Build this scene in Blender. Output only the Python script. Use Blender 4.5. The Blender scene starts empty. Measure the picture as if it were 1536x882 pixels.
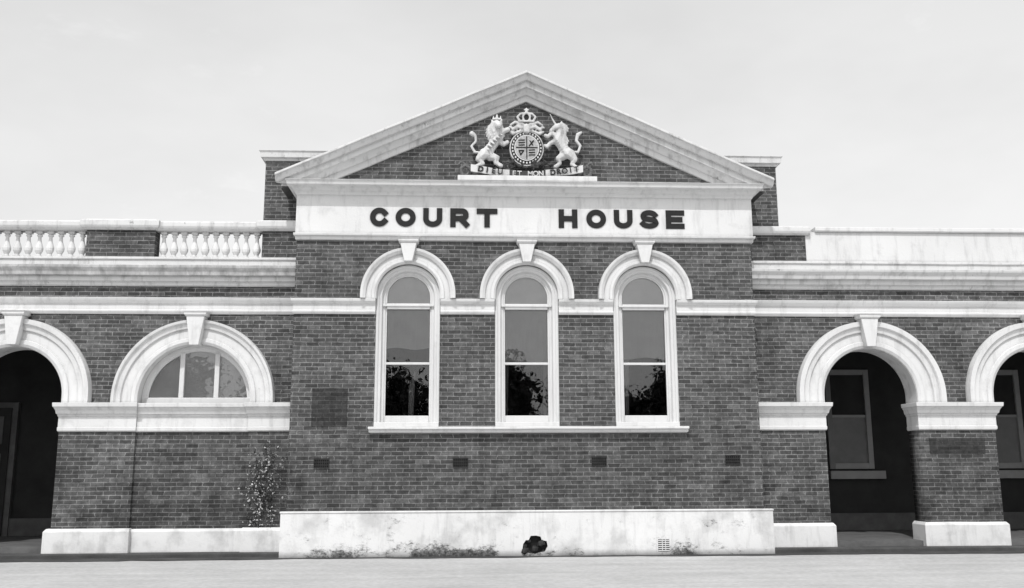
import bpy, bmesh, math, random
from mathutils import Vector, Matrix
random.seed(4)
SC=bpy.context.scene
COL=SC.collection
try:
    SC.view_settings.view_transform='Standard'; SC.view_settings.look='None'; SC.view_settings.exposure=0
except Exception: pass

# ------------------------------------------------------------ materials
def newmat(name):
    m=bpy.data.materials.new(name); m.use_nodes=True
    nt=m.node_tree; b=nt.nodes['Principled BSDF']
    b.inputs['Specular IOR Level'].default_value=0.25
    return m,nt,b
def N(nt,t,**k):
    n=nt.nodes.new(t)
    for a,v in k.items(): setattr(n,a,v)
    return n
def L(nt,a,b): nt.links.new(a,b)
def math_(nt,op,a,b=None,clamp=False):
    n=N(nt,'ShaderNodeMath',operation=op); n.use_clamp=clamp
    for i,v in enumerate((a,b)):
        if v is None: continue
        if isinstance(v,(int,float)): n.inputs[i].default_value=v
        else: L(nt,v,n.inputs[i])
    return n.outputs[0]
def pos(nt):
    g=N(nt,'ShaderNodeNewGeometry'); s=N(nt,'ShaderNodeSeparateXYZ'); L(nt,g.outputs['Position'],s.inputs[0])
    return g.outputs['Position'],s.outputs[0],s.outputs[1],s.outputs[2]
def noise(nt,vec,scale,detail=4,rough=.55):
    n=N(nt,'ShaderNodeTexNoise'); n.inputs['Scale'].default_value=scale
    n.inputs['Detail'].default_value=detail; n.inputs['Roughness'].default_value=rough
    L(nt,vec,n.inputs['Vector']); return n.outputs['Fac']
def maprange(nt,v,a,b,c,d):
    n=N(nt,'ShaderNodeMapRange'); n.clamp=True
    L(nt,v,n.inputs[0])
    for i,x in enumerate((a,b,c,d)): n.inputs[i+1].default_value=x
    return n.outputs[0]
def scaled(nt,vec,sx,sy,sz):
    n=N(nt,'ShaderNodeMapping'); n.inputs['Scale'].default_value=(sx,sy,sz); L(nt,vec,n.inputs[0]); return n.outputs[0]
def bump(nt,b,h,strength,dist):
    n=N(nt,'ShaderNodeBump'); n.inputs['Strength'].default_value=strength; n.inputs['Distance'].default_value=dist
    L(nt,h,n.inputs['Height']); L(nt,n.outputs[0],b.inputs['Normal'])
def box_mask(nt,x,z,x0,x1,z0,z1,soft):
    a=maprange(nt,x,x0-soft,x0+soft,0,1); c=maprange(nt,x,x1-soft,x1+soft,1,0)
    d=maprange(nt,z,z0-soft,z0+soft,0,1); e=maprange(nt,z,z1-soft,z1+soft,1,0)
    return math_(nt,'MULTIPLY',math_(nt,'MULTIPLY',a,c),math_(nt,'MULTIPLY',d,e))
def fmix(nt,k,a,b):
    mx=N(nt,'ShaderNodeMix',data_type='FLOAT'); L(nt,k,mx.inputs[0])
    for i,v in((2,a),(3,b)):
        if isinstance(v,(int,float)): mx.inputs[i].default_value=v
        else: L(nt,v,mx.inputs[i])
    return mx.outputs[0]

def brick_mat(name,c1=.060,c2=.125,mort=.225,gain=1.0):
    m,nt,b=newmat(name); P,x,y,z=pos(nt)
    u=math_(nt,'ADD',x,y)
    nn=noise(nt,P,1.3,2)
    zz=math_(nt,'ADD',z,math_(nt,'MULTIPLY',math_(nt,'SUBTRACT',nn,.5),.03))
    nu=noise(nt,scaled(nt,P,3,3,14),1,1)
    uu=math_(nt,'ADD',u,math_(nt,'MULTIPLY',math_(nt,'SUBTRACT',nu,.5),.06))
    cb=N(nt,'ShaderNodeCombineXYZ'); L(nt,uu,cb.inputs[0]); L(nt,zz,cb.inputs[1])
    t=N(nt,'ShaderNodeTexBrick'); L(nt,cb.outputs[0],t.inputs['Vector'])
    t.inputs['Scale'].default_value=1; t.inputs['Brick Width'].default_value=.23; t.inputs['Row Height'].default_value=.078
    t.inputs['Mortar Size'].default_value=.0075; t.inputs['Mortar Smooth'].default_value=.4; t.inputs['Bias'].default_value=-.1
    t.inputs['Color1'].default_value=(c1,)*3+(1,); t.inputs['Color2'].default_value=(c2,)*3+(1,); t.inputs['Mortar'].default_value=(mort,)*3+(1,)
    t.offset=.5
    bw=N(nt,'ShaderNodeRGBToBW'); L(nt,t.outputs['Color'],bw.inputs[0])
    v=bw.outputs[0]
    n1=maprange(nt,noise(nt,P,.7,4,.6),.3,.7,.76,1.2)
    n2=maprange(nt,noise(nt,P,11,3,.75),.3,.7,.62,1.4)
    row=maprange(nt,noise(nt,scaled(nt,P,.6,.6,12),1.0,2),.3,.7,.8,1.2)
    v=math_(nt,'MULTIPLY',v,n1); v=math_(nt,'MULTIPLY',v,n2); v=math_(nt,'MULTIPLY',v,row)
    low=maprange(nt,z,.8,2.3,1,0)
    bl=maprange(nt,noise(nt,P,1.5,5,.65),.45,.58,0,.42)
    v=math_(nt,'MULTIPLY',v,math_(nt,'SUBTRACT',1,math_(nt,'MULTIPLY',low,bl)))
    sk=maprange(nt,noise(nt,scaled(nt,P,3.2,3.2,.35),1,4,.6),.5,.66,1,.78)
    v=math_(nt,'MULTIPLY',v,sk)
    wet=math_(nt,'MULTIPLY',box_mask(nt,x,z,-5.3,-4.0,.5,1.9,.3),maprange(nt,noise(nt,P,2.5,3),.35,.6,0,.5))
    v=math_(nt,'MULTIPLY',v,math_(nt,'SUBTRACT',1,wet))
    mk_=box_mask(nt,x,z,-5.15,-4.35,.62,1.85,.14)
    n3=noise(nt,P,4.5,6,.78)
    sp=maprange(nt,n3,.55,.61,0,.65)
    v=fmix(nt,math_(nt,'MULTIPLY',mk_,sp),v,.38)
    fk=maprange(nt,noise(nt,P,23,2,.5),.735,.76,0,.4)
    v=fmix(nt,fk,v,.4)
    v=math_(nt,'MULTIPLY',v,gain)
    cc=N(nt,'ShaderNodeCombineColor')
    for i in range(3): L(nt,v,cc.inputs[i])
    L(nt,cc.outputs[0],b.inputs['Base Color']); b.inputs['Roughness'].default_value=.92
    h=math_(nt,'ADD',math_(nt,'MULTIPLY',t.outputs['Fac'],-1),math_(nt,'MULTIPLY',noise(nt,P,30,2),.8))
    bump(nt,b,h,.6,.012)
    return m

def paint_mat(name,base=.72,dirt=.35,plinth=False,rough=.7,ao_on=True,ao_dark=.60,ao_d=.07,band=False):
    m,nt,b=newmat(name); P,x,y,z=pos(nt)
    st=maprange(nt,noise(nt,scaled(nt,P,7,7,1.1),1,4,.65),.52,.75,0,dirt)
    bl=maprange(nt,noise(nt,P,2.2,5,.7),.55,.8,0,dirt)
    sm=maprange(nt,noise(nt,P,.8,2,.6),.3,.7,.93,1.03)
    v=math_(nt,'MULTIPLY',sm,base)
    v=math_(nt,'MULTIPLY',v,math_(nt,'SUBTRACT',1,st)); v=math_(nt,'MULTIPLY',v,math_(nt,'SUBTRACT',1,bl))
    sp=maprange(nt,noise(nt,P,26,3,.7),.66,.72,1,1-dirt*.8)
    v=math_(nt,'MULTIPLY',v,sp)
    if band:
        bm_=box_mask(nt,x,z,-30,-4.3,5.19,5.42,.015)
        bn=maprange(nt,noise(nt,scaled(nt,P,2.2,2.2,.6),2,5,.7),.35,.62,.92,.55)
        v=fmix(nt,bm_,v,math_(nt,'MULTIPLY',v,bn))
        ch=maprange(nt,noise(nt,P,6,6,.75),.64,.68,1,.5)
        v=math_(nt,'MULTIPLY',v,ch)
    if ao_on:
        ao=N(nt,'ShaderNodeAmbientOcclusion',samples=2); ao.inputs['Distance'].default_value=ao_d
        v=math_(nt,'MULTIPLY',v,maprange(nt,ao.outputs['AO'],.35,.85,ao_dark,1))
    if plinth:
        # blown and flaking paint: ragged patches, denser toward the damp foot of the wall
        bw=box_mask(nt,x,z,-4.35,4.4,-.2,.74,.06)
        n=noise(nt,scaled(nt,P,.75,1,1.25),4.6,9,.80)
        up=maprange(nt,z,.0,.42,.075,-.02)
        a1=box_mask(nt,x,z,-2.15,-.60,-1,.15,.10)
        a2=box_mask(nt,x,z,-2.55,-2.15,-1,.62,.12)
        a3=box_mask(nt,x,z,-4.1,-3.0,-1,.22,.15)
        a4=box_mask(nt,x,z,2.6,3.05,-1,.20,.10)
        a5=box_mask(nt,x,z,3.2,4.0,.42,.62,.10)
        ax=math_(nt,'MULTIPLY',a1,.17)
        for a_,s_ in((a2,.085),(a3,.07),(a4,.15),(a5,.05)): ax=math_(nt,'MAXIMUM',ax,math_(nt,'MULTIPLY',a_,s_))
        s=math_(nt,'ADD',math_(nt,'ADD',n,up),ax)
        halo=maprange(nt,s,.575,.66,1,.62)
        v=math_(nt,'MULTIPLY',v,fmix(nt,bw,1.0,halo))
        k=math_(nt,'MULTIPLY',maprange(nt,s,.645,.675,0,.92),bw)
        fl=maprange(nt,noise(nt,P,17,5,.7),.38,.62,.02,.24)
        v=fmix(nt,k,v,fl)
        sg=maprange(nt,noise(nt,P,1.9,5,.6),.5,.68,1,.74)
        v=math_(nt,'MULTIPLY',v,sg)
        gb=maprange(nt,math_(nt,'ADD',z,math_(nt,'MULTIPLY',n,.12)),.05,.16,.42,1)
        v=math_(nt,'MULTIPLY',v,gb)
    cc=N(nt,'ShaderNodeCombineColor')
    for i in range(3): L(nt,v,cc.inputs[i])
    L(nt,cc.outputs[0],b.inputs['Base Color']); b.inputs['Roughness'].default_value=rough
    bump(nt,b,noise(nt,P,18,4,.7),.35,.012)
    return m

def plain(name,v,var=.15,scale=8,rough=.8,bs=.2,spec=.25):
    m,nt,b=newmat(name); P,x,y,z=pos(nt)
    f=maprange(nt,noise(nt,P,scale,4,.65),.3,.7,v*(1-var),v*(1+var))
    cc=N(nt,'ShaderNodeCombineColor')
    for i in range(3): L(nt,f,cc.inputs[i])
    L(nt,cc.outputs[0],b.inputs['Base Color']); b.inputs['Roughness'].default_value=rough
    b.inputs['Specular IOR Level'].default_value=spec
    if bs: bump(nt,b,noise(nt,P,scale*4,4),bs,.01)
    return m

def glass_mat():
    m=bpy.data.materials.new('window_glass'); m.use_nodes=True; nt=m.node_tree; nt.nodes.clear()
    o=N(nt,'ShaderNodeOutputMaterial'); mix=N(nt,'ShaderNodeMixShader'); tr=N(nt,'ShaderNodeBsdfTransparent'); gl=N(nt,'ShaderNodeBsdfGlossy')
    fr=N(nt,'ShaderNodeFresnel'); fr.inputs[0].default_value=1.6
    tr.inputs[0].default_value=(.92,.92,.92,1); gl.inputs['Roughness'].default_value=.01
    g=N(nt,'ShaderNodeNewGeometry'); n=noise(nt,g.outputs['Position'],1.7,2)
    bp=N(nt,'ShaderNodeBump'); bp.inputs['Strength'].default_value=.25; bp.inputs['Distance'].default_value=.02
    L(nt,n,bp.inputs['Height']); L(nt,bp.outputs[0],gl.inputs['Normal'])
    L(nt,math_(nt,'MULTIPLY',fr.outputs[0],1.5,True),mix.inputs[0]); L(nt,tr.outputs[0],mix.inputs[1]); L(nt,gl.outputs[0],mix.inputs[2]); L(nt,mix.outputs[0],o.inputs[0])
    return m

BRICK=brick_mat('face_brick')
BRICKD=brick_mat('patched_brick',c1=.045,c2=.07,mort=.10,gain=.80)
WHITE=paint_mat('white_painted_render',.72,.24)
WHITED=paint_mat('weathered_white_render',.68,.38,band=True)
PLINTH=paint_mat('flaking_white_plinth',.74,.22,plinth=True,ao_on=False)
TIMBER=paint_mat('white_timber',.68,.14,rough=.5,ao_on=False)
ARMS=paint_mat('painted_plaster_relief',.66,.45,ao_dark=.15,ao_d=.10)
BLACK=plain('black_letter_paint',.016,.2,rough=.6,bs=0)
DARK=plain('dark_void',.014,.3,bs=0)
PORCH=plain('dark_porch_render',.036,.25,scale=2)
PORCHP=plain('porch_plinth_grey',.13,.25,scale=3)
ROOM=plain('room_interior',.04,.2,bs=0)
BLIND=plain('roller_blind',.36,.1,scale=2,bs=0)
BLINDL=plain('roller_blind_pale',.76,.08,scale=2,bs=0)
VENT=plain('cast_vent',.03,.3)
ROOF=plain('slate_roof',.10,.2)
GLASS=glass_mat()

# ------------------------------------------------------------ geometry helpers
HOUSE=bpy.data.objects.new('court_house',None); COL.objects.link(HOUSE)
def mk(name,verts,faces,mat,parent=HOUSE,smooth=False,recalc=True):
    me=bpy.data.meshes.new(name); me.from_pydata([tuple(v) for v in verts],[],faces); me.update()
    if recalc:
        bm=bmesh.new(); bm.from_mesh(me); bmesh.ops.recalc_face_normals(bm,faces=bm.faces); bm.to_mesh(me); bm.free()
    if smooth:
        for p in me.polygons: p.use_smooth=True
    o=bpy.data.objects.new(name,me); COL.objects.link(o)
    if mat: me.materials.append(mat)
    if parent: o.parent=parent
    return o
def bevel(o,w=.008,seg=2):
    m=o.modifiers.new('bevel','BEVEL'); m.width=w; m.segments=seg; m.limit_method='ANGLE'; return o
def box(name,x0,x1,y0,y1,z0,z1,mat,parent=HOUSE,bev=0):
    v=[(x,y,z) for x in(x0,x1) for y in(y0,y1) for z in(z0,z1)]
    f=[(0,1,3,2),(4,6,7,5),(0,4,5,1),(2,3,7,6),(0,2,6,4),(1,5,7,3)]
    o=mk(name,v,f,mat,parent)
    if bev: bevel(o,bev)
    return o
def loft(name,x0,x1,y0,yb,prof,mat,eL=1,eR=1,bev=.006):
    """horizontal moulding wrapped round a rectangular block; long runs get slight hand-run waviness"""
    ns=max(1,int((x1-x0)/.45)) if (x1-x0)>1.5 else 1
    v=[];f=[]
    wob=[(random.uniform(-.0035,.0035),random.uniform(-.003,.003)) for _ in range(ns+1)]
    wob[0]=wob[-1]=(0,0)
    n=len(prof)
    for k in range(ns+1):
        t=k/ns
        for z,p in prof:
            a=x0-p*eL; b=x1+p*eR
            v.append((a+(b-a)*t,y0-p+wob[k][1],z+wob[k][0]))
    nb=len(v)
    for z,p in prof: v.append((x0-p*eL,yb,z))
    nc=len(v)
    for z,p in prof: v.append((x1+p*eR,yb,z))
    for k in range(ns):
        for i in range(n-1): f.append((k*n+i,(k+1)*n+i,(k+1)*n+i+1,k*n+i+1))
    for i in range(n-1):
        f.append((i,i+1,nb+i+1,nb+i)); f.append((ns*n+i,nc+i,nc+i+1,ns*n+i+1)); f.append((nb+i,nb+i+1,nc+i+1,nc+i))
    f.append(tuple([k*n for k in range(ns+1)]+[nc,nb])); f.append(tuple([k*n+n-1 for k in range(ns+1)]+[nc+n-1,nb+n-1]))
    o=mk(name,v,f,mat)
    if bev: bevel(o,bev,1).modifiers[0].angle_limit=math.radians(25)
    return o
def prism(name,pts,y0,y1,mat,parent=HOUSE,bev=0):
    n=len(pts); v=[(x,y0,z) for x,z in pts]+[(x,y1,z) for x,z in pts]
    f=[tuple(range(n)),tuple(range(n,2*n))]+[(i,(i+1)%n,n+(i+1)%n,n+i) for i in range(n)]
    o=mk(name,v,f,mat,parent)
    if bev: bevel(o,bev)
    return o
def plate(name,loops,y0,y1,mat):
    cu=bpy.data.curves.new(name,'CURVE'); cu.dimensions='2D'; cu.fill_mode='BOTH'; cu.extrude=(y1-y0)/2
    for lp in loops:
        s=cu.splines.new('POLY'); s.points.add(len(lp)-1)
        for i,(x,z) in enumerate(lp): s.points[i].co=(x,z,0,1)
        s.use_cyclic_u=True
    o=bpy.data.objects.new(name+'_c',cu); COL.objects.link(o)
    dg=bpy.context.evaluated_depsgraph_get(); dg.update()
    me=bpy.data.meshes.new_from_object(o.evaluated_get(dg))
    bpy.data.objects.remove(o)
    ym=(y0+y1)/2
    for vt in me.vertices:
        x,z,w=vt.co; vt.co=(x,ym-w,z)
    bm=bmesh.new(); bm.from_mesh(me); bmesh.ops.remove_doubles(bm,verts=bm.verts,dist=1e-5); bmesh.ops.recalc_face_normals(bm,faces=bm.faces); bm.to_mesh(me); bm.free()
    me.name=name; me.materials.clear(); me.materials.append(mat)
    o=bpy.data.objects.new(name,me); COL.objects.link(o); o.parent=HOUSE
    return o
def arch_path(cx,cz,r,zb,n=40):
    p=[(cx+r,zb)]
    for i in range(n+1):
        a=math.pi*i/n; p.append((cx+r*math.cos(a),cz+r*math.sin(a)))
    p.append((cx-r,zb)); return p
def ring(name,cx,cz,zb,prof,y0,mat,n=40,smooth=False):
    v=[];f=[];m=len(prof)
    paths=[arch_path(cx,cz,r,zb,n) for r,p in prof]
    K=len(paths[0])
    for k in range(K):
        for j,(r,p) in enumerate(prof): v.append((paths[j][k][0],y0-p,paths[j][k][1]))
    for k in range(K-1):
        for j in range(m): f.append((k*m+j,k*m+(j+1)%m,(k+1)*m+(j+1)%m,(k+1)*m+j))
    f.append(tuple(range(m))); f.append(tuple(range((K-1)*m,K*m)))
    return mk(name,v,f,mat)
def keystone(cx,zb,zt,wb,wt,y0,p):
    prism('keystone',[(cx-wb/2,zb),(cx+wb/2,zb),(cx+wt/2,zt-.09),(cx-wt/2,zt-.09)],y0-p,y0+.05,WHITE,bev=.01)
    loft('keystone_cap',cx-wt/2-.005,cx+wt/2+.005,y0-p,y0+.05,[(zt-.09,.005),(zt-.06,.03),(zt-.03,.03),(zt,.05)],WHITE,bev=0)

# ------------------------------------------------------------ centre bay
W=4.4; TOP=9.22; SL=.446
WX=[-2.255,0.0,2.27]; WZ=4.78
holes=[arch_path(cx,WZ,.605,2.34) for cx in WX]
plate('bay_front_wall',[[(-W,-1),(W,-1),(W,7.0),(0,8.96),(-W,7.0)]]+holes,0,.3,BRICK)
box('bay_side_wall',-W,-W+.3,.302,9,-1,6.9,BRICK); box('bay_side_wall',W-.3,W,.302,9,-1,6.9,BRICK); box('bay_rear_wall',-W,W,9.002,9.3,-1,6.9,BRICK)
hole=[(-.12,.06),(-.10,.20),(-.05,.27),(.0,.27),(.04,.345),(.14,.35),(.22,.33),(.24,.27),(.33,.25),(.35,.16),(.30,.07),(.12,.03)]
plate('bay_plinth',[[(-4.48,-.5),(4.53,-.5),(4.53,.765),(-4.48,.765)],hole,[(2.37,.05),(2.58,.05),(2.58,.27),(2.37,.27)]],-.11,-.002,PLINTH)
box('plinth_coping',-4.495,4.545,-.125,-.001,.767,.80,PLINTH,bev=.01)
box('plinth_return',-4.48,-4.402,.0,.39,-.5,.765,PLINTH); box('plinth_return',4.402,4.53,.0,.39,-.5,.765,PLINTH)
for i in range(14):
    x=random.uniform(-.08,.28); z=random.uniform(.02,.25); s=random.uniform(.03,.07)
    bm=bmesh.new(); bmesh.ops.create_icosphere(bm,subdivisions=1,radius=s)
    for v in bm.verts: v.co*=random.uniform(.7,1.25)
    me=bpy.data.meshes.new('rubble'); bm.to_mesh(me); bm.free(); me.materials.append(VENT)
    o=bpy.data.objects.new('hole_rubble',me); o.location=(x,-.06+random.uniform(-.05,.02),z); COL.objects.link(o); o.parent=HOUSE
box('hole_back',-.15,.4,-.02,-.004,.0,.37,DARK)
box('floor_vent_back',2.372,2.578,-.02,-.005,.055,.268,VENT)
for i in range(6): box('floor_vent_slat',2.372,2.578,-.118,-.03,.06+i*.036,.078+i*.036,WHITED)
for i in range(2): box('floor_vent_bar',2.44+i*.06,2.452+i*.06,-.121,-.03,.055,.268,WHITED)
for cx,cz in((-3.79,1.655),(-1.245,1.66),(1.33,1.675),(3.85,1.695)):
    box('air_brick_back',cx-.14,cx+.14,-.008,.0-.003,cz-.09,cz+.09,DARK)
    for i in range(4): box('air_brick_bar',cx-.14,cx+.14,-.02,-.009,cz-.09+i*.052,cz-.09+i*.052+.018,VENT)
    for i in range(8): box('air_brick_mullion',cx-.14+i*.038,cx-.14+i*.038+.012,-.023,-.0095,cz-.09,cz+.084,VENT)
box('bricked_up_patch',-4.0,-3.35,-.010,.0-.002,2.33,3.03,BRICKD)

for wi,cx in enumerate(WX):
    ring('window_hood',cx,4.80,4.725,[(.60,-.05),(.60,.08),(.635,.11),(.68,.11),(.69,.085),(.79,.085),(.80,.125),(.85,.165),(.895,.175),(.9,.0)],0,WHITE)
    keystone(cx,5.42,5.87,.15,.31,0,.23)
    ring('window_surround',cx,WZ,2.345,[(.604,-.12),(.604,-.015),(.575,-.01),(.555,-.02),(.545,-.045),(.50,-.045),(.49,-.07),(.485,-.12),(.44,-.12),(.435,-.145),(.41,-.15),(.41,-.22),(.604,-.22)],0,TIMBER)
    box('window_bottom_rail',cx-.409,cx+.409,.13,.2,2.345,2.53,TIMBER,bev=.01)
    box('window_inner_sill',cx-.60,cx+.60,-.03,.12,2.318,2.40,TIMBER,bev=.008)
    box('transom_bar',cx-.409,cx+.409,.10,.22,4.55,4.66,TIMBER,bev=.01)
    box('transom_lip',cx-.484,cx+.484,.075,.13,4.60,4.635,TIMBER,bev=.005)
    box('meeting_rail',cx-.409,cx+.409,.14,.2,3.49,3.535,TIMBER,bev=.006)
    prism('glass',arch_path(cx,WZ,.42,2.5,24),.175,.18,GLASS)
    drop=[3.80,3.50,3.62][wi]
    V=[];F=[];n=14
    for i in range(n+1):
        x=cx-.40+.8*i/n; yb=.205+.006*math.sin(i*1.7+wi)
        V+=[(x,yb,drop+.02*math.sin(i*.5+wi*2)),(x,.205,4.60)]
    for i in range(n): F.append((2*i,2*i+2,2*i+3,2*i+1))
    mk('roller_blind',V,F,BLIND)
    prism('fanlight_blind',arch_path(cx,WZ,.43,4.605,24),.204,.212,BLINDL)
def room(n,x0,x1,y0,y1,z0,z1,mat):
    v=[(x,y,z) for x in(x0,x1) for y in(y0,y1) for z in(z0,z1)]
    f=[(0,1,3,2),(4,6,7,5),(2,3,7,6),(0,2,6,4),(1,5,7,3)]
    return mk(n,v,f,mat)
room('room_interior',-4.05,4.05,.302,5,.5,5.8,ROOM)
for (cx,x0,x1) in((WX[0],.02,.14),(WX[2],-.38,-.28),(WX[1],-.40,-.33),(WX[1],.33,.40)):
    V=[];F=[];n=10
    for i in range(n+1):
        x=cx+x0+(x1-x0)*i/n; V+=[(x-.03*(i/n),.27+.02*math.sin(i*2.2),2.45),(x,.27+.02*math.sin(i*2.2),3.1+.3*(i/n) if cx==WX[0] else 3.7)]
    for i in range(n): F.append((2*i,2*i+2,2*i+3,2*i+1))
    mk('curtain',V,F,BLIND)
loft('window_sill_course',-2.9,2.97,0,.04,[(2.20,.06),(2.215,.12),(2.26,.12),(2.27,.16),(2.315,.16)],WHITE,.3,.3)
SP=[(4.43,.03),(4.47,.055),(4.50,.055),(4.505,.035),(4.61,.035),(4.63,.065),(4.67,.10),(4.72,.11)]
loft('string_course',-W,WX[0]-.612,0,.08,SP,WHITE,.5,0)
loft('string_course',WX[0]+.612,WX[1]-.612,0,.08,SP,WHITE,0,0)
loft('string_course',WX[1]+.612,WX[2]-.612,0,.08,SP,WHITE,0,0)
loft('string_course',WX[2]+.612,W,0,.08,SP,WHITE,0,.5)
loft('entablature',-W+.01,W+.01,0,9.1,[(5.86,.01),(5.87,.05),(5.93,.06),(5.94,.10),(5.985,.11),(5.99,.055),(6.74,.05),(6.75,.08),(6.80,.10),(6.83,.16),(6.87,.19),(6.88,.21),(6.885,.31),(6.95,.33),(6.975,.36)],WHITE,.6,.6)
rp=[(-.0,.40),(.045,.40),(.055,.36),(.10,.33),(.15,.30),(.155,.24),(.27,.235),(.28,.17),(.33,.12),(.38,.09),(.39,.05),(.50,.04),(.52,-.05),(.05,-.3),(.0,-.3)]
v=[];f=[];m=len(rp)
def xe(vv): return min(4.8,(TOP-vv-6.93)/SL)
NS=9; cols=[(s*k/NS) for s,k in [(-1,NS-i) for i in range(NS)]+[(1,i) for i in range(NS+1)]]
for t in cols:
    wz=0 if abs(t) in(0,1) else random.uniform(-.005,.005); wy=0 if abs(t) in(0,1) else random.uniform(-.006,.006)
    for (vv,p) in rp:
        x=t*xe(vv); v.append((x+.012,-p+wy,TOP-vv-SL*abs(x)+wz))
for k in range(len(cols)-1):
    for j in range(m): f.append((k*m+j,k*m+(j+1)%m,(k+1)*m+(j+1)%m,(k+1)*m+j))
f.append(tuple(range(m))); f.append(tuple(range((len(cols)-1)*m,len(cols)*m)))
bevel(mk('raking_cornice',v,f,WHITED),.006,1)
v=[]
for y in(.3,9.3):
    for x,z in((-4.8,7.04),(0.012,9.18),(4.82,7.04),(4.82,6.98),(0.012,9.1),(-4.8,6.98)): v.append((x,y+.002,z))
mk('gable_roof',v,[(0,1,7,6),(1,2,8,7),(3,4,10,9),(4,5,11,10),(2,3,9,8),(5,0,6,11),(0,1,2,3,4,5),(6,7,8,9,10,11)],ROOF)
box('arms_shelf',-1.33,1.36,-.34,-.0,6.985,7.09,WHITE,bev=.01)
for s in(-1,1):
    a,b=sorted((s*3.0,s*5.3))
    box('attic_block',a+.03,b+.03,1.0,3.0,5.4,7.78,BRICK)
    loft('attic_cap',a+.03,b+.03,1.0,3.0,[(7.76,.03),(7.80,.05),(7.82,.09),(7.92,.10),(7.96,.13)],WHITED,1,1)

# ------------------------------------------------------------ wings
Y=.4
CL=-9.63; CR=6.74; CR2=10.12; CLU=-6.27; CLo=-12.99; CR3=13.5
AZ=2.92; RI=.93; RO=1.46
AP=[(RI,-.06),(RI,.055),(RI+.05,.085),(RI+.12,.085),(RI+.135,.06),(RI+.30,.06),(RI+.315,.10),(RI+.40,.115),(RI+.43,.16),(RO-.01,.17),(RO,.0)]
XE=17
plate('wing_front_wall',[[(-XE,-1),(-W-.002,-1),(-W-.002,5.45),(-XE,5.45)],arch_path(CL,AZ,RI,-.5),arch_path(CLo,AZ,RI,-.5),arch_path(CLU,2.86,1.06,2.78)],Y,Y+.45,BRICK)
plate('wing_front_wall',[[(W+.002,-1),(XE,-1),(XE,5.45),(W+.002,5.45)],arch_path(CR,AZ,RI,-.5),arch_path(CR2,AZ,RI,-.5),arch_path(CR3,AZ,RI,-.5)],Y,Y+.45,BRICK)
for c in(CL,CR,CR2,CLo,CR3):
    ring('arch_moulding',c,AZ,2.784,AP,Y,WHITE)
    ring('arch_soffit',c,AZ,2.784,[(RI-.012,.04),(RI-.012,-.44),(RI-.001,-.44),(RI-.001,.04)],Y,WHITED)
    keystone(c,3.86,4.50,.17,.34,Y,.25)
LP=[(1.045,-.05),(1.045,.055),(1.09,.085),(1.15,.085),(1.165,.06),(1.33,.06),(1.345,.10),(1.42,.115),(1.45,.16),(1.495,.17),(1.505,.0)]
ring('lunette_moulding',CLU,2.86,2.787,LP,Y,WHITE)
ring('lunette_reveal',CLU,2.86,2.787,[(1.045,-.051),(1.045,-.4),(1.059,-.4),(1.059,-.051)],Y,WHITE)
keystone(CLU,3.86,4.50,.17,.34,Y,.25)
ring('lunette_frame',CLU,2.86,2.79,[(.93,-.22),(.93,-.30),(1.043,-.30),(1.043,-.19),(.99,-.19),(.97,-.21)],Y,TIMBER)
box('lunette_sill_rail',CLU-1.04,CLU+1.04,Y+.18,Y+.30,2.789,2.90,TIMBER,bev=.01)
for dx in(-.32,.34): box('lunette_mullion',CLU+dx-.045,CLU+dx+.045,Y+.20,Y+.29,2.90,3.76,TIMBER,bev=.01)
prism('lunette_glass',arch_path(CLU,2.86,.94,2.85,24),Y+.25,Y+.255,GLASS)
prism('lunette_blind',arch_path(CLU,2.86,.95,2.80,24),Y+.275,Y+.28,BLINDL)
PY=Y-.06
for a,b in((-8.70,-7.30),(-5.22,-W-.004)): box('brick_pier',a,b,PY,Y-.003,-.5,2.26,BRICK)
PP=[(-.5,.10),(.45,.10),(.50,.06)]
loft('pier_plinth',-8.70,-7.30,PY,Y-.004,PP,PLINTH,1,.4); loft('pier_plinth',-5.22,-4.50,PY,Y-.004,PP,PLINTH,.4,0)
loft('panel_plinth',-7.29,-5.23,Y,Y+.1,[(-.5,.06),(.44,.06),(.485,.03)],PLINTH,0,0)
for a,b,el,er in((4.54,CR-RI,0,1),(CR+RI,CR2-RI,1,1),(CR2+RI,CR3-RI,1,1),(CR3+RI,XE,1,0),(CLo+RI,CL-RI,1,1),(-XE,CLo-RI,0,1)):
    loft('wing_plinth',a,b,Y,Y+.46,[(-.5,.07),(.46,.07),(.51,.03)],PLINTH,el,er)
IP=[(2.25,.02),(2.27,.045),(2.33,.05),(2.335,.035),(2.52,.035),(2.54,.06),(2.57,.07),(2.58,.10),(2.64,.12),(2.70,.17),(2.705,.19),(2.78,.20)]
for a,b,el,er in((W+.004,CR-RI,0,.55),(CR+RI,CR2-RI,.55,.55),(CR2+RI,CR3-RI,.55,.55),(CR3+RI,XE,.55,0),(CLo+RI,CL-RI,.55,.55),(-XE,CLo-RI,0,.55)):
    loft('impost',a,b,Y,Y+.46,IP,WHITE,el,er)
loft('impost',-8.70,-7.30,PY,Y+.46,IP,WHITE,.4,.3); loft('impost',-5.22,-W-.004,PY,Y+.3,IP,WHITE,.3,0)
loft('panel_sill_course',-7.31,-5.21,Y-.025,Y+.3,[(z-.008,p*.9) for z,p in IP],WHITE,0,0)
box('bricked_up_patch',7.85,8.95,Y-.010,Y-.002,1.80,2.10,BRICKD)
WSP=[(4.48,.03),(4.53,.06),(4.56,.06),(4.565,.035),(4.66,.035),(4.69,.07),(4.74,.10),(4.79,.12)]
WCP=[(5.02,.02),(5.04,.06),(5.10,.07),(5.11,.12),(5.20,.13),(5.205,.20),(5.28,.22),(5.34,.27),(5.39,.28)]
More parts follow.
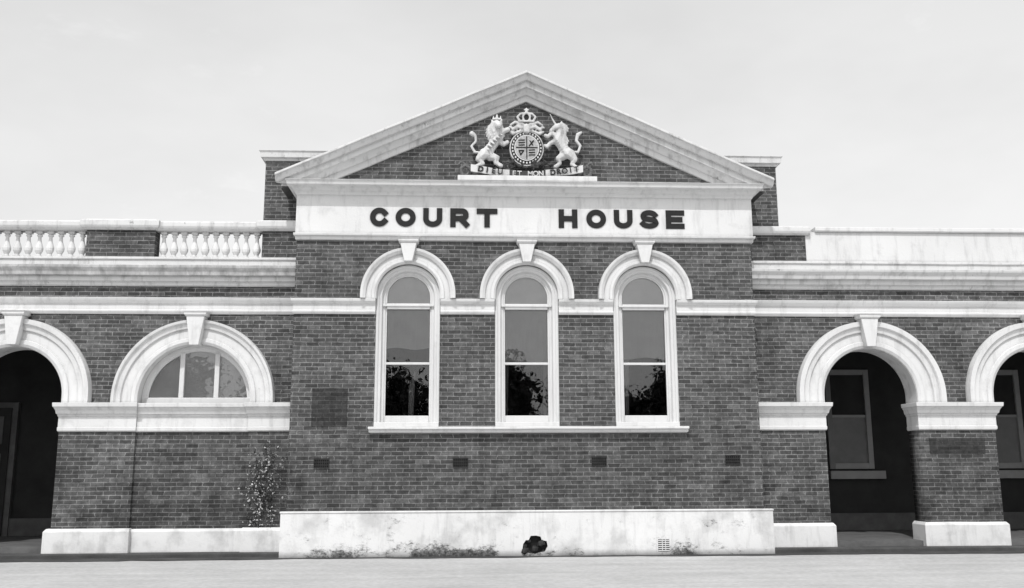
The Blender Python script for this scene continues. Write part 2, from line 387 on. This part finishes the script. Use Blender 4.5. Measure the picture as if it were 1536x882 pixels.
for a,b in((-XE,-W-.002),(W+.002,XE)):
    loft('wing_string_course',a,b,Y,Y+.1,WSP,WHITE,0,0)
    loft('wing_cornice',a,b,Y,Y+.46,WCP,WHITED,0,0)
    loft('parapet_base',a,b,Y-.02,Y+.40,[(5.397,.02),(5.54,.02),(5.545,.05),(5.59,.05)],WHITED,0,0)
CP=[(6.13,.02),(6.16,.06),(6.20,.08),(6.28,.08),(6.31,.03)]
def pier(a,b):
    box('parapet_pier',a,b,Y,Y+.30,5.58,6.13,BRICK)
    loft('pier_coping',a,b,Y-.01,Y+.31,[(6.131,.03),(6.17,.08),(6.21,.10),(6.31,.10),(6.345,.03)],WHITED,1,1)
pier(-8.50,-7.20); pier(-5.14,-W-.004)
pier(-11.9,-10.6); pier(-15.3,-14.0)
def baluster_mesh():
    pr=[(0,.085),(.05,.085),(.055,.055),(.08,.045),(.10,.055),(.15,.085),(.20,.09),(.25,.075),(.33,.045),(.40,.035),(.43,.04),(.44,.06),(.46,.06),(.47,.045),(.485,.05),(.49,.08),(.545,.08)]
    n=14; v=[];f=[]
    for z,r in pr:
        sq = (z<=.05 or z>=.49)
        for i in range(n):
            a=2*math.pi*(i+.5)/n; c,s=math.cos(a),math.sin(a)
            if sq:
                k=1/max(abs(c),abs(s)); c*=k*.85; s*=k*.85
            v.append((r*c*.88,r*s*.88,z))
    for j in range(len(pr)-1):
        for i in range(n): f.append((j*n+i,j*n+(i+1)%n,(j+1)*n+(i+1)%n,(j+1)*n+i))
    return v,f
bv,bf=baluster_mesh()
def balusters(a,b,n):
    V=[];F=[]
    for k in range(n):
        x=a+(b-a)*(k+.5)/n+random.uniform(-.006,.006); o=len(V); ro=random.uniform(-.02,.02)
        V+=[(x+p[0]+ro*(p[2]-.27),Y+.14+p[1],5.588+p[2]) for p in bv]; F+=[tuple(i+o for i in q) for q in bf]
    mk('baluster_row',V,F,WHITE)
    loft('balustrade_rail',a,b,Y,Y+.28,CP,WHITED,0,0)
balusters(-7.17,-5.17,10); balusters(-10.57,-8.53,10); balusters(-13.97,-11.93,10)
box('parapet_pier',W+.004,5.64,Y,Y+.30,5.58,6.13,BRICK)
loft('pier_coping',W+.004,5.70,Y-.01,Y+.31,[(6.131,.03),(6.16,.08),(6.20,.10),(6.28,.10),(6.31,.03)],WHITED,0,.3)
box('rendered_parapet',5.645,XE,Y-.01,Y+.30,5.58,6.20,WHITE)
loft('parapet_coping',5.84,XE,Y-.01,Y+.31,[(6.205,.02),(6.22,.06),(6.29,.06),(6.30,.03)],WHITE,0,0)
for a,b in((-XE,-W-.01),(W+.01,XE)):
    box('flat_roof',a,b,Y+.451,9,5.3,5.40,ROOF)
    box('wing_rear_wall',a,b,9.01,9.3,-1,5.4,BRICK)
box('wing_end_wall',-XE-.3,-XE-.002,Y,9.3,-1,5.45,BRICK); box('wing_end_wall',XE+.002,XE+.3,Y,9.3,-1,5.45,BRICK)
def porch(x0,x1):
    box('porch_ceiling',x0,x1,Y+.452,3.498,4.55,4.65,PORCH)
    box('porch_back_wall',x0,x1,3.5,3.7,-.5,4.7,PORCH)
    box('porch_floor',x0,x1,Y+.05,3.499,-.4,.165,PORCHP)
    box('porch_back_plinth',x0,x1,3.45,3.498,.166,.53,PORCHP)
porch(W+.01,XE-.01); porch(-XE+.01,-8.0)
box('porch_side_wall',-8.0+.002,-7.8,Y+.452,3.7,-.5,4.65,PORCH)
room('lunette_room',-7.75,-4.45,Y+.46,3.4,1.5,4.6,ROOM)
PFR=plain('porch_window_paint',.34,.1,3,bs=0); PPA=plain('porch_blind',.22,.1,3,bs=0)
def porch_window(x0,x1):
    yb=3.5
    for a,b,c,d in((x0,x0+.12,1.50,3.74),(x1-.12,x1,1.50,3.74),(x0+.121,x1-.121,3.62,3.74),(x0+.121,x1-.121,1.50,1.63)):
        box('porch_window_frame',a,b,yb-.07,yb-.002,c,d,PFR if a!=x0 or b-a>.2 else PPA,bev=.008)
    box('porch_window_rail',x0+.121,x1-.121,yb-.06,yb-.003,2.65,2.71,PFR)
    box('porch_window_lower_pane',x0+.121,x1-.121,yb-.02,yb-.004,1.631,2.649,PPA)
    box('porch_window_upper_pane',x0+.121,x1-.121,yb-.02,yb-.004,2.711,3.619,PORCH)
    box('porch_window_sill',x0-.02,x1+.22,yb-.14,yb-.001,1.28,1.46,PFR,bev=.01)
porch_window(7.04,8.06); porch_window(10.6,11.6)
for x0 in(-12.2,):
    box('porch_door_frame',x0,x0+1.3,3.42,3.497,.166,3.0,PORCHP)
    box('porch_door_leaf',x0+.12,x0+1.18,3.39,3.419,.17,2.88,PORCH)
    for zz in(.4,1.3,2.1): box('porch_door_panel',x0+.26,x0+1.04,3.37,3.389,zz,zz+.6,PORCHP,bev=.01)

# ------------------------------------------------------------ lettering
def strokes(name,paths,x,z,w,h,t,y0,y1,mat):
    for pts,closed in paths:
        P=[Vector((x+t/2+p[0]*(w-t),z+t/2+p[1]*(h-t))) for p in pts]
        n=len(P); Lf=[];Rt=[]
        for i in range(n):
            if closed: a=P[(i-1)%n]; b=P[(i+1)%n]
            else: a=P[max(i-1,0)]; b=P[min(i+1,n-1)]
            d1=(P[i]-a); d2=(b-P[i])
            if d1.length<1e-6: d1=d2
            if d2.length<1e-6: d2=d1
            d1=d1.normalized(); d2=d2.normalized()
            n1=Vector((-d1.y,d1.x)); n2=Vector((-d2.y,d2.x)); mm=(n1+n2)
            mm=mm.normalized() if mm.length>.1 else n1
            k=t/2/max(.4,mm.dot(n1))
            q=P[i].copy()
            if not closed and i==0: q=q-d2*t/2
            if not closed and i==n-1: q=q+d1*t/2
            Lf.append(q+mm*k); Rt.append(q-mm*k)
        V=[];F=[]
        for i in range(n):
            for (p,yy) in((Lf[i],y0),(Rt[i],y0),(Rt[i],y1),(Lf[i],y1)): V.append((p.x,yy,p.y))
        K=n if closed else n-1
        for i in range(K):
            a=i*4; b=((i+1)%n)*4
            for j in range(4): F.append((a+j,a+(j+1)%4,b+(j+1)%4,b+j))
        if not closed: F+=[(0,1,2,3),(n*4-4,n*4-3,n*4-2,n*4-1)]
        mk(name,V,F,mat)
def arc(cx,cz,rx,rz,a0,a1,n=14):
    return [(cx+rx*math.cos(math.radians(a0+(a1-a0)*i/n)),cz+rz*math.sin(math.radians(a0+(a1-a0)*i/n))) for i in range(n+1)]
O=[(arc(.5,.5,.5,.5,0,360,28)[:-1],True)]
GL={'C':[(arc(.5,.5,.5,.5,38,322,24),False)],'O':O,
'U':[([(0,1),(0,.4)]+arc(.5,.4,.5,.4,190,350,14)+[(1,.4),(1,1)],False)],
'R':[([(0,0),(0,.85)],False),([(0,1),(.65,1)]+arc(.68,.72,.28,.28,80,-80,8)+[(.62,.44),(.12,.44)],False),([(.6,.40),(.98,0)],False)],
'T':[([(0,1),(1,1)],False),([(.5,.9),(.5,0)],False)],
'H':[([(0,0),(0,1)],False),([(1,0),(1,1)],False),([(.1,.5),(.9,.5)],False)],
'S':[(arc(.5,.75,.45,.25,20,180,12)+arc(.3,.72,.25,.2,200,250,4)[1:]+[(.5,.5)]+arc(.7,.28,.27,.2,70,20,4)+arc(.5,.25,.5,.25,-5,-160,12),False)],
'E':[([(1,1),(0,1),(0,0),(1,0)],False),([(.1,.5),(.85,.5)],False)]}
for i,(ch,x) in enumerate([('C',-3.01),('O',-2.52),('U',-1.99),('R',-1.47),('T',-.96),('H',.63),('O',1.17),('U',1.71),('S',2.22),('E',2.73)]):
    wd={'O':.385,'C':.36,'T':.40}.get(ch,.365)
    yo=random.uniform(-.0008,.0008)
    for j,pth in enumerate(GL[ch]):
        strokes('letter_'+ch,[pth],x,6.13,wd,.372,.104,-.068-j*.002+yo,-.050,BLACK)

# ------------------------------------------------------------ coat of arms
def blob(name,chains,mat,voxel=.014,parent=HOUSE,k_=1.0):
    bm=bmesh.new()
    for ch in chains:
        for i in range(len(ch)-1):
            a,b=ch[i],ch[i+1]
            A=Vector(a[:3]);B=Vector(b[:3]); ra,rb=a[3]*k_,b[3]*k_
            n=max(2,int((B-A).length/(min(ra,rb)*.6))+1)
            for k in range(n+1):
                t=k/n; p=A.lerp(B,t); r=ra+(rb-ra)*t
                bmesh.ops.create_icosphere(bm,subdivisions=1,radius=r*1.05,matrix=Matrix.Translation(p))
    me=bpy.data.meshes.new(name); bm.to_mesh(me); bm.free(); me.materials.append(mat)
    o=bpy.data.objects.new(name,me); COL.objects.link(o); o.parent=parent
    md=o.modifiers.new('r','REMESH'); md.mode='VOXEL'; md.voxel_size=voxel; md.use_smooth_shade=True
    return o
yy=-.15
def c(*pts): return [(p[0],yy+(p[3] if len(p)>3 else 0),p[1],p[2]) for p in pts]
lion=[c((-.76,7.60,.12),(-.66,7.75,.105),(-.57,7.92,.13)),
 c((-.57,7.93,.15),(-.59,8.05,.15,-.02),(-.575,8.14,.125,-.05)),
 c((-.56,8.13,.09,-.13),(-.54,8.09,.055,-.20)),
 c((-.66,8.22,.03,-.06),(-.67,8.25,.02,-.06)),c((-.49,8.23,.03,-.06),(-.48,8.26,.02,-.06)),
 c((-.55,7.95,.07,-.04),(-.44,8.03,.055,-.06),(-.36,8.06,.055,-.06)),
 c((-.53,7.84,.07),(-.44,7.78,.052),(-.37,7.82,.05)),
 c((-.80,7.58,.12,-.03),(-.92,7.47,.075,-.03),(-.85,7.37,.05,-.03),(-.95,7.31,.055,-.04)),
 c((-.72,7.55,.11,.02),(-.58,7.50,.07,.0),(-.59,7.40,.05),(-.50,7.33,.055,-.03)),
 c((-.86,7.60,.034,.02),(-1.0,7.62,.028,.02),(-1.07,7.74,.026,.02),(-.98,7.84,.026,.02),(-.99,7.95,.03,.02),(-1.06,8.0,.055,.02))]
for k in range(18):
    a=k*.35; lion.append(c((-.60+.12*math.cos(a),8.03+.15*math.sin(a),.045,-.06),(-.60+.18*math.cos(a),8.0+.20*math.sin(a),.022,-.03)))
for k in range(6): lion.append(c((-.78+.05*k,7.66+.06*k,.03,-.11),(-.73+.05*k,7.62+.06*k,.02,-.14)))
blob('arms_lion',lion,ARMS,.013)
blob('lion_crown',[c((-.64,8.27,.03,-.05),(-.50,8.27,.03,-.05)),c((-.64,8.30,.02,-.05),(-.64,8.34,.014,-.05)),c((-.57,8.30,.03,-.05),(-.57,8.36,.02,-.05)),c((-.50,8.30,.02,-.05),(-.50,8.34,.014,-.05))],ARMS)
uni=[c((.79,7.62,.12),(.70,7.77,.10),(.63,7.90,.12)),
 c((.63,7.92,.115),(.67,8.04,.09),(.65,8.14,.075)),
 c((.65,8.15,.075,-.03),(.57,8.12,.06,-.05),(.49,8.05,.042,-.06)),
 c((.69,8.22,.028),(.71,8.27,.014)),
 c((.58,8.19,.024,-.04),(.52,8.29,.018,-.05),(.47,8.40,.010,-.06)),
 c((.60,7.95,.065,-.03),(.50,8.0,.048,-.05),(.43,7.93,.038,-.05),(.38,7.95,.042,-.05)),
 c((.58,7.86,.065),(.48,7.82,.046),(.41,7.74,.04),(.37,7.76,.042)),
 c((.83,7.60,.12,-.03),(.94,7.48,.07,-.03),(.89,7.38,.042,-.03),(.97,7.31,.05,-.04)),
 c((.74,7.57,.10,.02),(.63,7.50,.062),(.66,7.40,.04),(.57,7.32,.05,-.03)),
 c((.88,7.64,.032,.02),(1.02,7.64,.028,.02),(1.07,7.77,.03,.02),(.99,7.88,.034,.02),(1.02,8.0,.045,.02),(1.09,8.05,.028,.02))]
for k in range(8):
    t=k/7; uni.append(c((.71+.05*math.sin(t*3),8.20-t*.34,.036,-.04),(.80+.03*math.sin(t*9),8.16-t*.36,.022,-.03)))
blob('arms_unicorn',uni,ARMS,.013)
def disc(name,cx,cz,rx,rz,y0,y1,mat,n=36): return prism(name,[(cx+rx*math.cos(2*math.pi*i/n),cz+rz*math.sin(2*math.pi*i/n)) for i in range(n)],y0,y1,mat)
SZ=7.70
disc('garter_outer',.01,SZ,.335,.36,-.17,-.02,ARMS)
disc('garter_band',.01,SZ,.31,.335,-.18,-.171,BLACK)
for k in range(28):
    a=2*math.pi*k/28
    x=.01+.278*math.cos(a); z=SZ+.30*math.sin(a)
    box('garter_letter',x-.014,x+.014,-.186,-.1805,z-.019,z+.019,ARMS)
disc('shield_rim',.01,SZ,.245,.265,-.20,-.187,ARMS)
disc('shield_field',.01,SZ,.22,.24,-.206,-.2005,plain('shield_grey',.40,.3,20))
box('shield_pale',-.0,.02,-.214,-.207,SZ-.23,SZ+.23,BLACK); box('shield_fess',-.20,.22,-.2125,-.2073,SZ-.01,SZ+.012,BLACK)
for (sx,sz) in((-1,1),(1,-1)):
    for k in range(3): blob('shield_charge',[[(.01+sx*.10-.055,-.21,SZ+sz*.10-.05+.05*k,.013),(.01+sx*.10+.055,-.21,SZ+sz*.10-.045+.05*k,.013)]],BLACK,.008)
blob('shield_charge',[[(.06,-.21,SZ+.04,.014),(.14,-.21,SZ+.14,.016)],[(.13,-.21,SZ+.05,.012),(.07,-.21,SZ+.14,.012)]],BLACK,.008)
blob('shield_charge',[[(-.05,-.21,SZ-.06,.014),(-.14,-.21,SZ-.06,.014),(-.11,-.21,SZ-.15,.014),(-.05,-.21,SZ-.06,.014)]],BLACK,.008)
cr=[c((.01,8.05,.08,-.02),(.01,8.13,.08,-.02))]
for s in(-1,1):
    cr+= [c((.01+s*.09,8.12,.042),(.01+s*.18,8.15,.042),(.01+s*.27,8.08,.036)),c((.01+s*.12,8.05,.036),(.01+s*.26,8.0,.036),(.01+s*.33,8.04,.026)),
          c((.01+s*.12,8.2,.036),(.01+s*.22,8.24,.034),(.01+s*.31,8.18,.026)), c((.01+s*.05,8.18,.036),(.01+s*.15,8.29,.026)),c((.01+s*.2,8.1,.03),(.01+s*.34,8.13,.024))]
blob('arms_helm_mantling',cr,ARMS)
kr=[c((-.13,8.25,.03,-.02),(.15,8.25,.03,-.02)),c((.01,8.43,.035,-.02),(.01,8.52,.018,-.02)),c((-.035,8.49,.016,-.02),(.055,8.49,.016,-.02))]
for s in(-1,-.4,.4,1):
    kr.append(c((.01+s*.14,8.27,.028,-.02),(.01+s*.18,8.34,.025,-.02),(.01+s*.11,8.41,.025,-.02),(.01,8.42,.025,-.02)))
blob('arms_crown',kr,ARMS)
disc('crown_cap',.01,8.32,.11,.08,-.16,-.1,BLACK,20)
DR=plain('dark_relief',.05,.5,20); GR=plain('grey_relief',.13,.5,20)
fo=[]
for k in range(60):
    s=random.choice((-1,1)); x=s*random.uniform(.05,.62); z=7.38-abs(x)*.05+random.uniform(-.08,.06); r=random.uniform(.014,.036)
    fo.append([(x,-.15+random.uniform(-.03,.03),z,r),(x+random.uniform(-.06,.06),-.17,z+random.uniform(-.05,.05),r*.6)])
blob('arms_badges',fo,DR,.012)
for s in(-1,1):
    blob('scroll_curl',[[(s*1.08,-.16,7.27,.036),(s*1.18,-.16,7.34,.036),(s*1.27,-.15,7.28,.036),(s*1.25,-.14,7.16,.036),(s*1.15,-.14,7.15,.028),(s*1.12,-.14,7.22,.02)],[(s*1.18,-.14,7.36,.026),(s*1.27,-.14,7.43,.028),(s*1.31,-.14,7.36,.022)],[(s*1.02,-.13,7.3,.03),(s*1.1,-.13,7.42,.02)]],GR,.012)
def scroll(x0,x1,zf,h,y,mat,nm='motto_scroll'):
    n=20;V=[];F=[]
    for i in range(n+1):
        x=x0+(x1-x0)*i/n; z=zf(x)
        for (dz,dy) in((-h/2,0),(h/2,0),(h/2,.03),(-h/2,.03)): V.append((x,y+dy+.015*math.sin(x*9),z+dz))
    for i in range(n):
        for j in range(4): F.append((i*4+j,i*4+(j+1)%4,i*4+4+(j+1)%4,i*4+4+j))
    F+=[(0,1,2,3),(n*4,n*4+1,n*4+2,n*4+3)]
    mk(nm,V,F,mat)
zf=lambda x:7.155+.10*x*x
scroll(-1.08,-.33,zf,.14,-.24,ARMS); scroll(.37,1.10,zf,.14,-.24,ARMS); scroll(-.38,.42,zf,.14,-.213,plain('dark_scroll',.07,.3,20))
def text(s,cx,size,y,mat,step):
    n=len(s)
    for i,chh in enumerate(s):
        if chh==' ': continue
        x=cx+(i-(n-1)/2)*step
        cu=bpy.data.curves.new('motto','FONT'); cu.body=chh; cu.size=size; cu.align_x='CENTER'; cu.align_y='CENTER'; cu.extrude=.004; cu.offset=.003
        cu.materials.append(mat); o=bpy.data.objects.new('motto_text',cu); COL.objects.link(o); o.parent=HOUSE
        o.location=(x,y,zf(x)); o.rotation_euler=(math.pi/2,-math.atan(.2*x),0)
text('DIEU',-.70,.15,-.268,BLACK,.125); text('DROIT',.74,.15,-.268,BLACK,.115); text('ET MON',.02,.14,-.245,ARMS,.105)

# ------------------------------------------------------------ ground
def ground_mat(name,a,b,scale):
    m,nt,bs=newmat(name); P,x,y,z=pos(nt)
    f=maprange(nt,noise(nt,P,scale,7,.65),.3,.7,a,b)
    f=math_(nt,'MULTIPLY',f,maprange(nt,noise(nt,P,scale*22,4,.7),.3,.7,.86,1.12))
    f=math_(nt,'MULTIPLY',f,maprange(nt,noise(nt,scaled(nt,P,.3,2.5,1),1.0,4),.35,.7,1.04,.88))
    cc=N(nt,'ShaderNodeCombineColor')
    for i in range(3): L(nt,f,cc.inputs[i])
    L(nt,cc.outputs[0],bs.inputs['Base Color']); bs.inputs['Roughness'].default_value=.95
    bump(nt,bs,noise(nt,P,60,4,.7),.4,.01)
    return m
mk('ground',[(-300,-300,-.02),(300,-300,-.02),(300,300,-.02),(-300,300,-.02)],[(0,1,2,3)],ground_mat('pale_concrete_ground',.42,.52,.5),None)
edge=[];n=200
for i in range(n+1):
    x=-20+40*i/n; edge.append((x,-.28+.05*math.sin(x*1.3)+.03*math.sin(x*4.1)+random.uniform(-.02,.02)-(.12 if x<-7 else 0)))
V=[(x,y,-.012) for x,y in edge]+[(x,.9,.025) for x,y in edge]
mk('asphalt_path',V,[(i,i+1,n+2+i,n+1+i) for i in range(n)],ground_mat('old_asphalt',.04,.09,1.5),None)
for a,b in((-XE,-4.50),(4.55,XE)): box('wing_kerb',a,b,.05,Y-.001,-.3,.07,ground_mat('kerb_asphalt',.05,.1,2),bev=.02)

# creeper clinging to the junction of the wing and the centre bay
CRP=bpy.data.objects.new('wall_creeper',None); COL.objects.link(CRP)
LP1=plain('creeper_leaf_pale',.42,.4,9,bs=0); LP2=plain('creeper_leaf_dark',.05,.4,9,bs=0)
stems=[];anch=[]
for k in range(6):
    x=random.uniform(-5.05,-4.6); z=.42; yv=PY-.09; ch=[(x,yv,z,.007)]
    for j in range(9):
        x+=random.uniform(-.10,.10); x=min(max(x,-5.15),-4.44); z+=random.uniform(.12,.22)
        yv=PY-.02
        if z>1.9: break
        ch.append((x,yv,z,.005)); anch.append((x,z))
    stems.append(ch)
blob('stems',stems,LP2,.008,CRP)
for mat,cnt in((LP1,230),(LP2,280)):
    V=[];F=[]
    for k in range(cnt):
        ax,az_=random.choice(anch); x=ax+random.gauss(0,.085); z=max(.55,az_+random.gauss(0,.09)); x=min(x,-4.42)
        s=random.uniform(.010,.028); yv=PY-random.uniform(.012,.06)
        q=Matrix.Rotation(random.uniform(-.9,.9),3,'X')@Matrix.Rotation(random.uniform(-.9,.9),3,'Z')@Matrix.Rotation(random.uniform(0,6.3),3,'Y')
        o=len(V); p=Vector((x,yv,z))
        for u in((-s,0,0),(-s*.2,0,s*.7),(s*1.2,0,0),(-s*.2,0,-s*.7)): V.append(p+q@Vector(u))
        F.append((o,o+1,o+2,o+3))
    mk('leaves',V,F,mat,CRP,recalc=False)

# ------------------------------------------------------------ trees across the street (seen in the glass)
BARK=plain('bark',.06,.4,12); LEAF=plain('leaves',.05,.5,3,bs=0)
def tree(cx,cy,H,R):
    e=bpy.data.objects.new('street_tree',None); COL.objects.link(e)
    ch=[[(cx,cy,-.1,.28),(cx+.1,cy,H*.25,.2),(cx,cy+.1,H*.5,.14)]]
    tips=[]
    for k in range(8):
        a=k*.8+random.random(); r=R*random.uniform(.4,.8); z=H*random.uniform(.45,.85)
        tips.append((cx+r*math.cos(a),cy+r*math.sin(a),z)); ch.append([(cx,cy,H*random.uniform(.25,.45),.12),(cx+r*.5*math.cos(a),cy+r*.5*math.sin(a),z*.8,.08),tips[-1]+(.04,)])
    tips.append((cx,cy,H*.85))
    blob('trunk',ch,BARK,.07,e)
    V=[];F=[]
    for t in tips:
        for k in range(420):
            d=Vector((random.gauss(0,1),random.gauss(0,1),random.gauss(0,.8)))*R*.26
            p=Vector(t)+d; s=random.uniform(.1,.24)
            q=Matrix.Rotation(random.uniform(0,6.3),3,Vector((random.gauss(0,1),random.gauss(0,1),random.gauss(0,1))).normalized())
            o=len(V)
            for u in((-s,-s*.6,0),(s,-s*.6,0),(s,s*.6,0),(-s,s*.6,0)): V.append(p+q@Vector(u))
            F.append((o,o+1,o+2,o+3))
    mk('crown',V,F,LEAF,e,recalc=False)
for cx,cy,H,R in((-13,-46,9.2,3.2),(-6.3,-48,8.4,2.7),(1.2,-45,9.6,2.4),(7.6,-49,7.6,3.2),(13.5,-46,9.0,3.0),(22,-47,9,3.4),(-22,-47,9,3.4)): tree(cx,cy,H,R)

# ------------------------------------------------------------ light
el=math.radians(54); az=math.radians(14)
sv=Vector((-math.sin(az)*math.cos(el),-math.cos(az)*math.cos(el),math.sin(el)))
sd=bpy.data.lights.new('sun','SUN'); sd.energy=2.4; sd.angle=math.radians(.6); sd.color=(1,.995,.99)
so=bpy.data.objects.new('sun',sd); COL.objects.link(so); so.rotation_euler=(-sv).to_track_quat('-Z','Y').to_euler()
w=bpy.data.worlds.new('World'); SC.world=w; w.use_nodes=True; nt=w.node_tree
bg=nt.nodes['Background']
sky=N(nt,'ShaderNodeTexSky',sky_type='NISHITA'); sky.sun_disc=False; sky.sun_elevation=el; sky.sun_rotation=math.radians(180+14)
sky.dust_density=4; sky.air_density=1.0
bw=N(nt,'ShaderNodeRGBToBW'); L(nt,sky.outputs[0],bw.inputs[0])
tc=N(nt,'ShaderNodeTexCoord')
cv=scaled(nt,tc.outputs['Generated'],1,1,2.2)
cl=maprange(nt,noise(nt,cv,1.6,5,.6),.35,.65,.92,1.07)
wisp=maprange(nt,noise(nt,cv,5.5,6,.62),.6,.74,1.0,1.10)
vv=math_(nt,'MULTIPLY',math_(nt,'POWER',bw.outputs[0],.3),cl)
vv=math_(nt,'MULTIPLY',vv,wisp)
vv=math_(nt,'MULTIPLY',vv,5.25)
cmb=N(nt,'ShaderNodeCombineXYZ')
for i in range(3): L(nt,vv,cmb.inputs[i])
L(nt,cmb.outputs[0],bg.inputs[0]); bg.inputs[1].default_value=.12

# ------------------------------------------------------------ camera
cam=bpy.data.cameras.new('camera'); co=bpy.data.objects.new('camera',cam); COL.objects.link(co); SC.camera=co
cam.lens=32.9; cam.sensor_width=36; cam.clip_end=1500
R=Matrix.Rotation(math.radians(-2.8),3,'Z')@Matrix.Rotation(math.pi/2+math.radians(10.4),3,'X')@Matrix.Rotation(math.radians(-.22),3,'Z')
co.matrix_world=Matrix.Translation((-1.14,-17.6,1.6))@R.to_4x4()
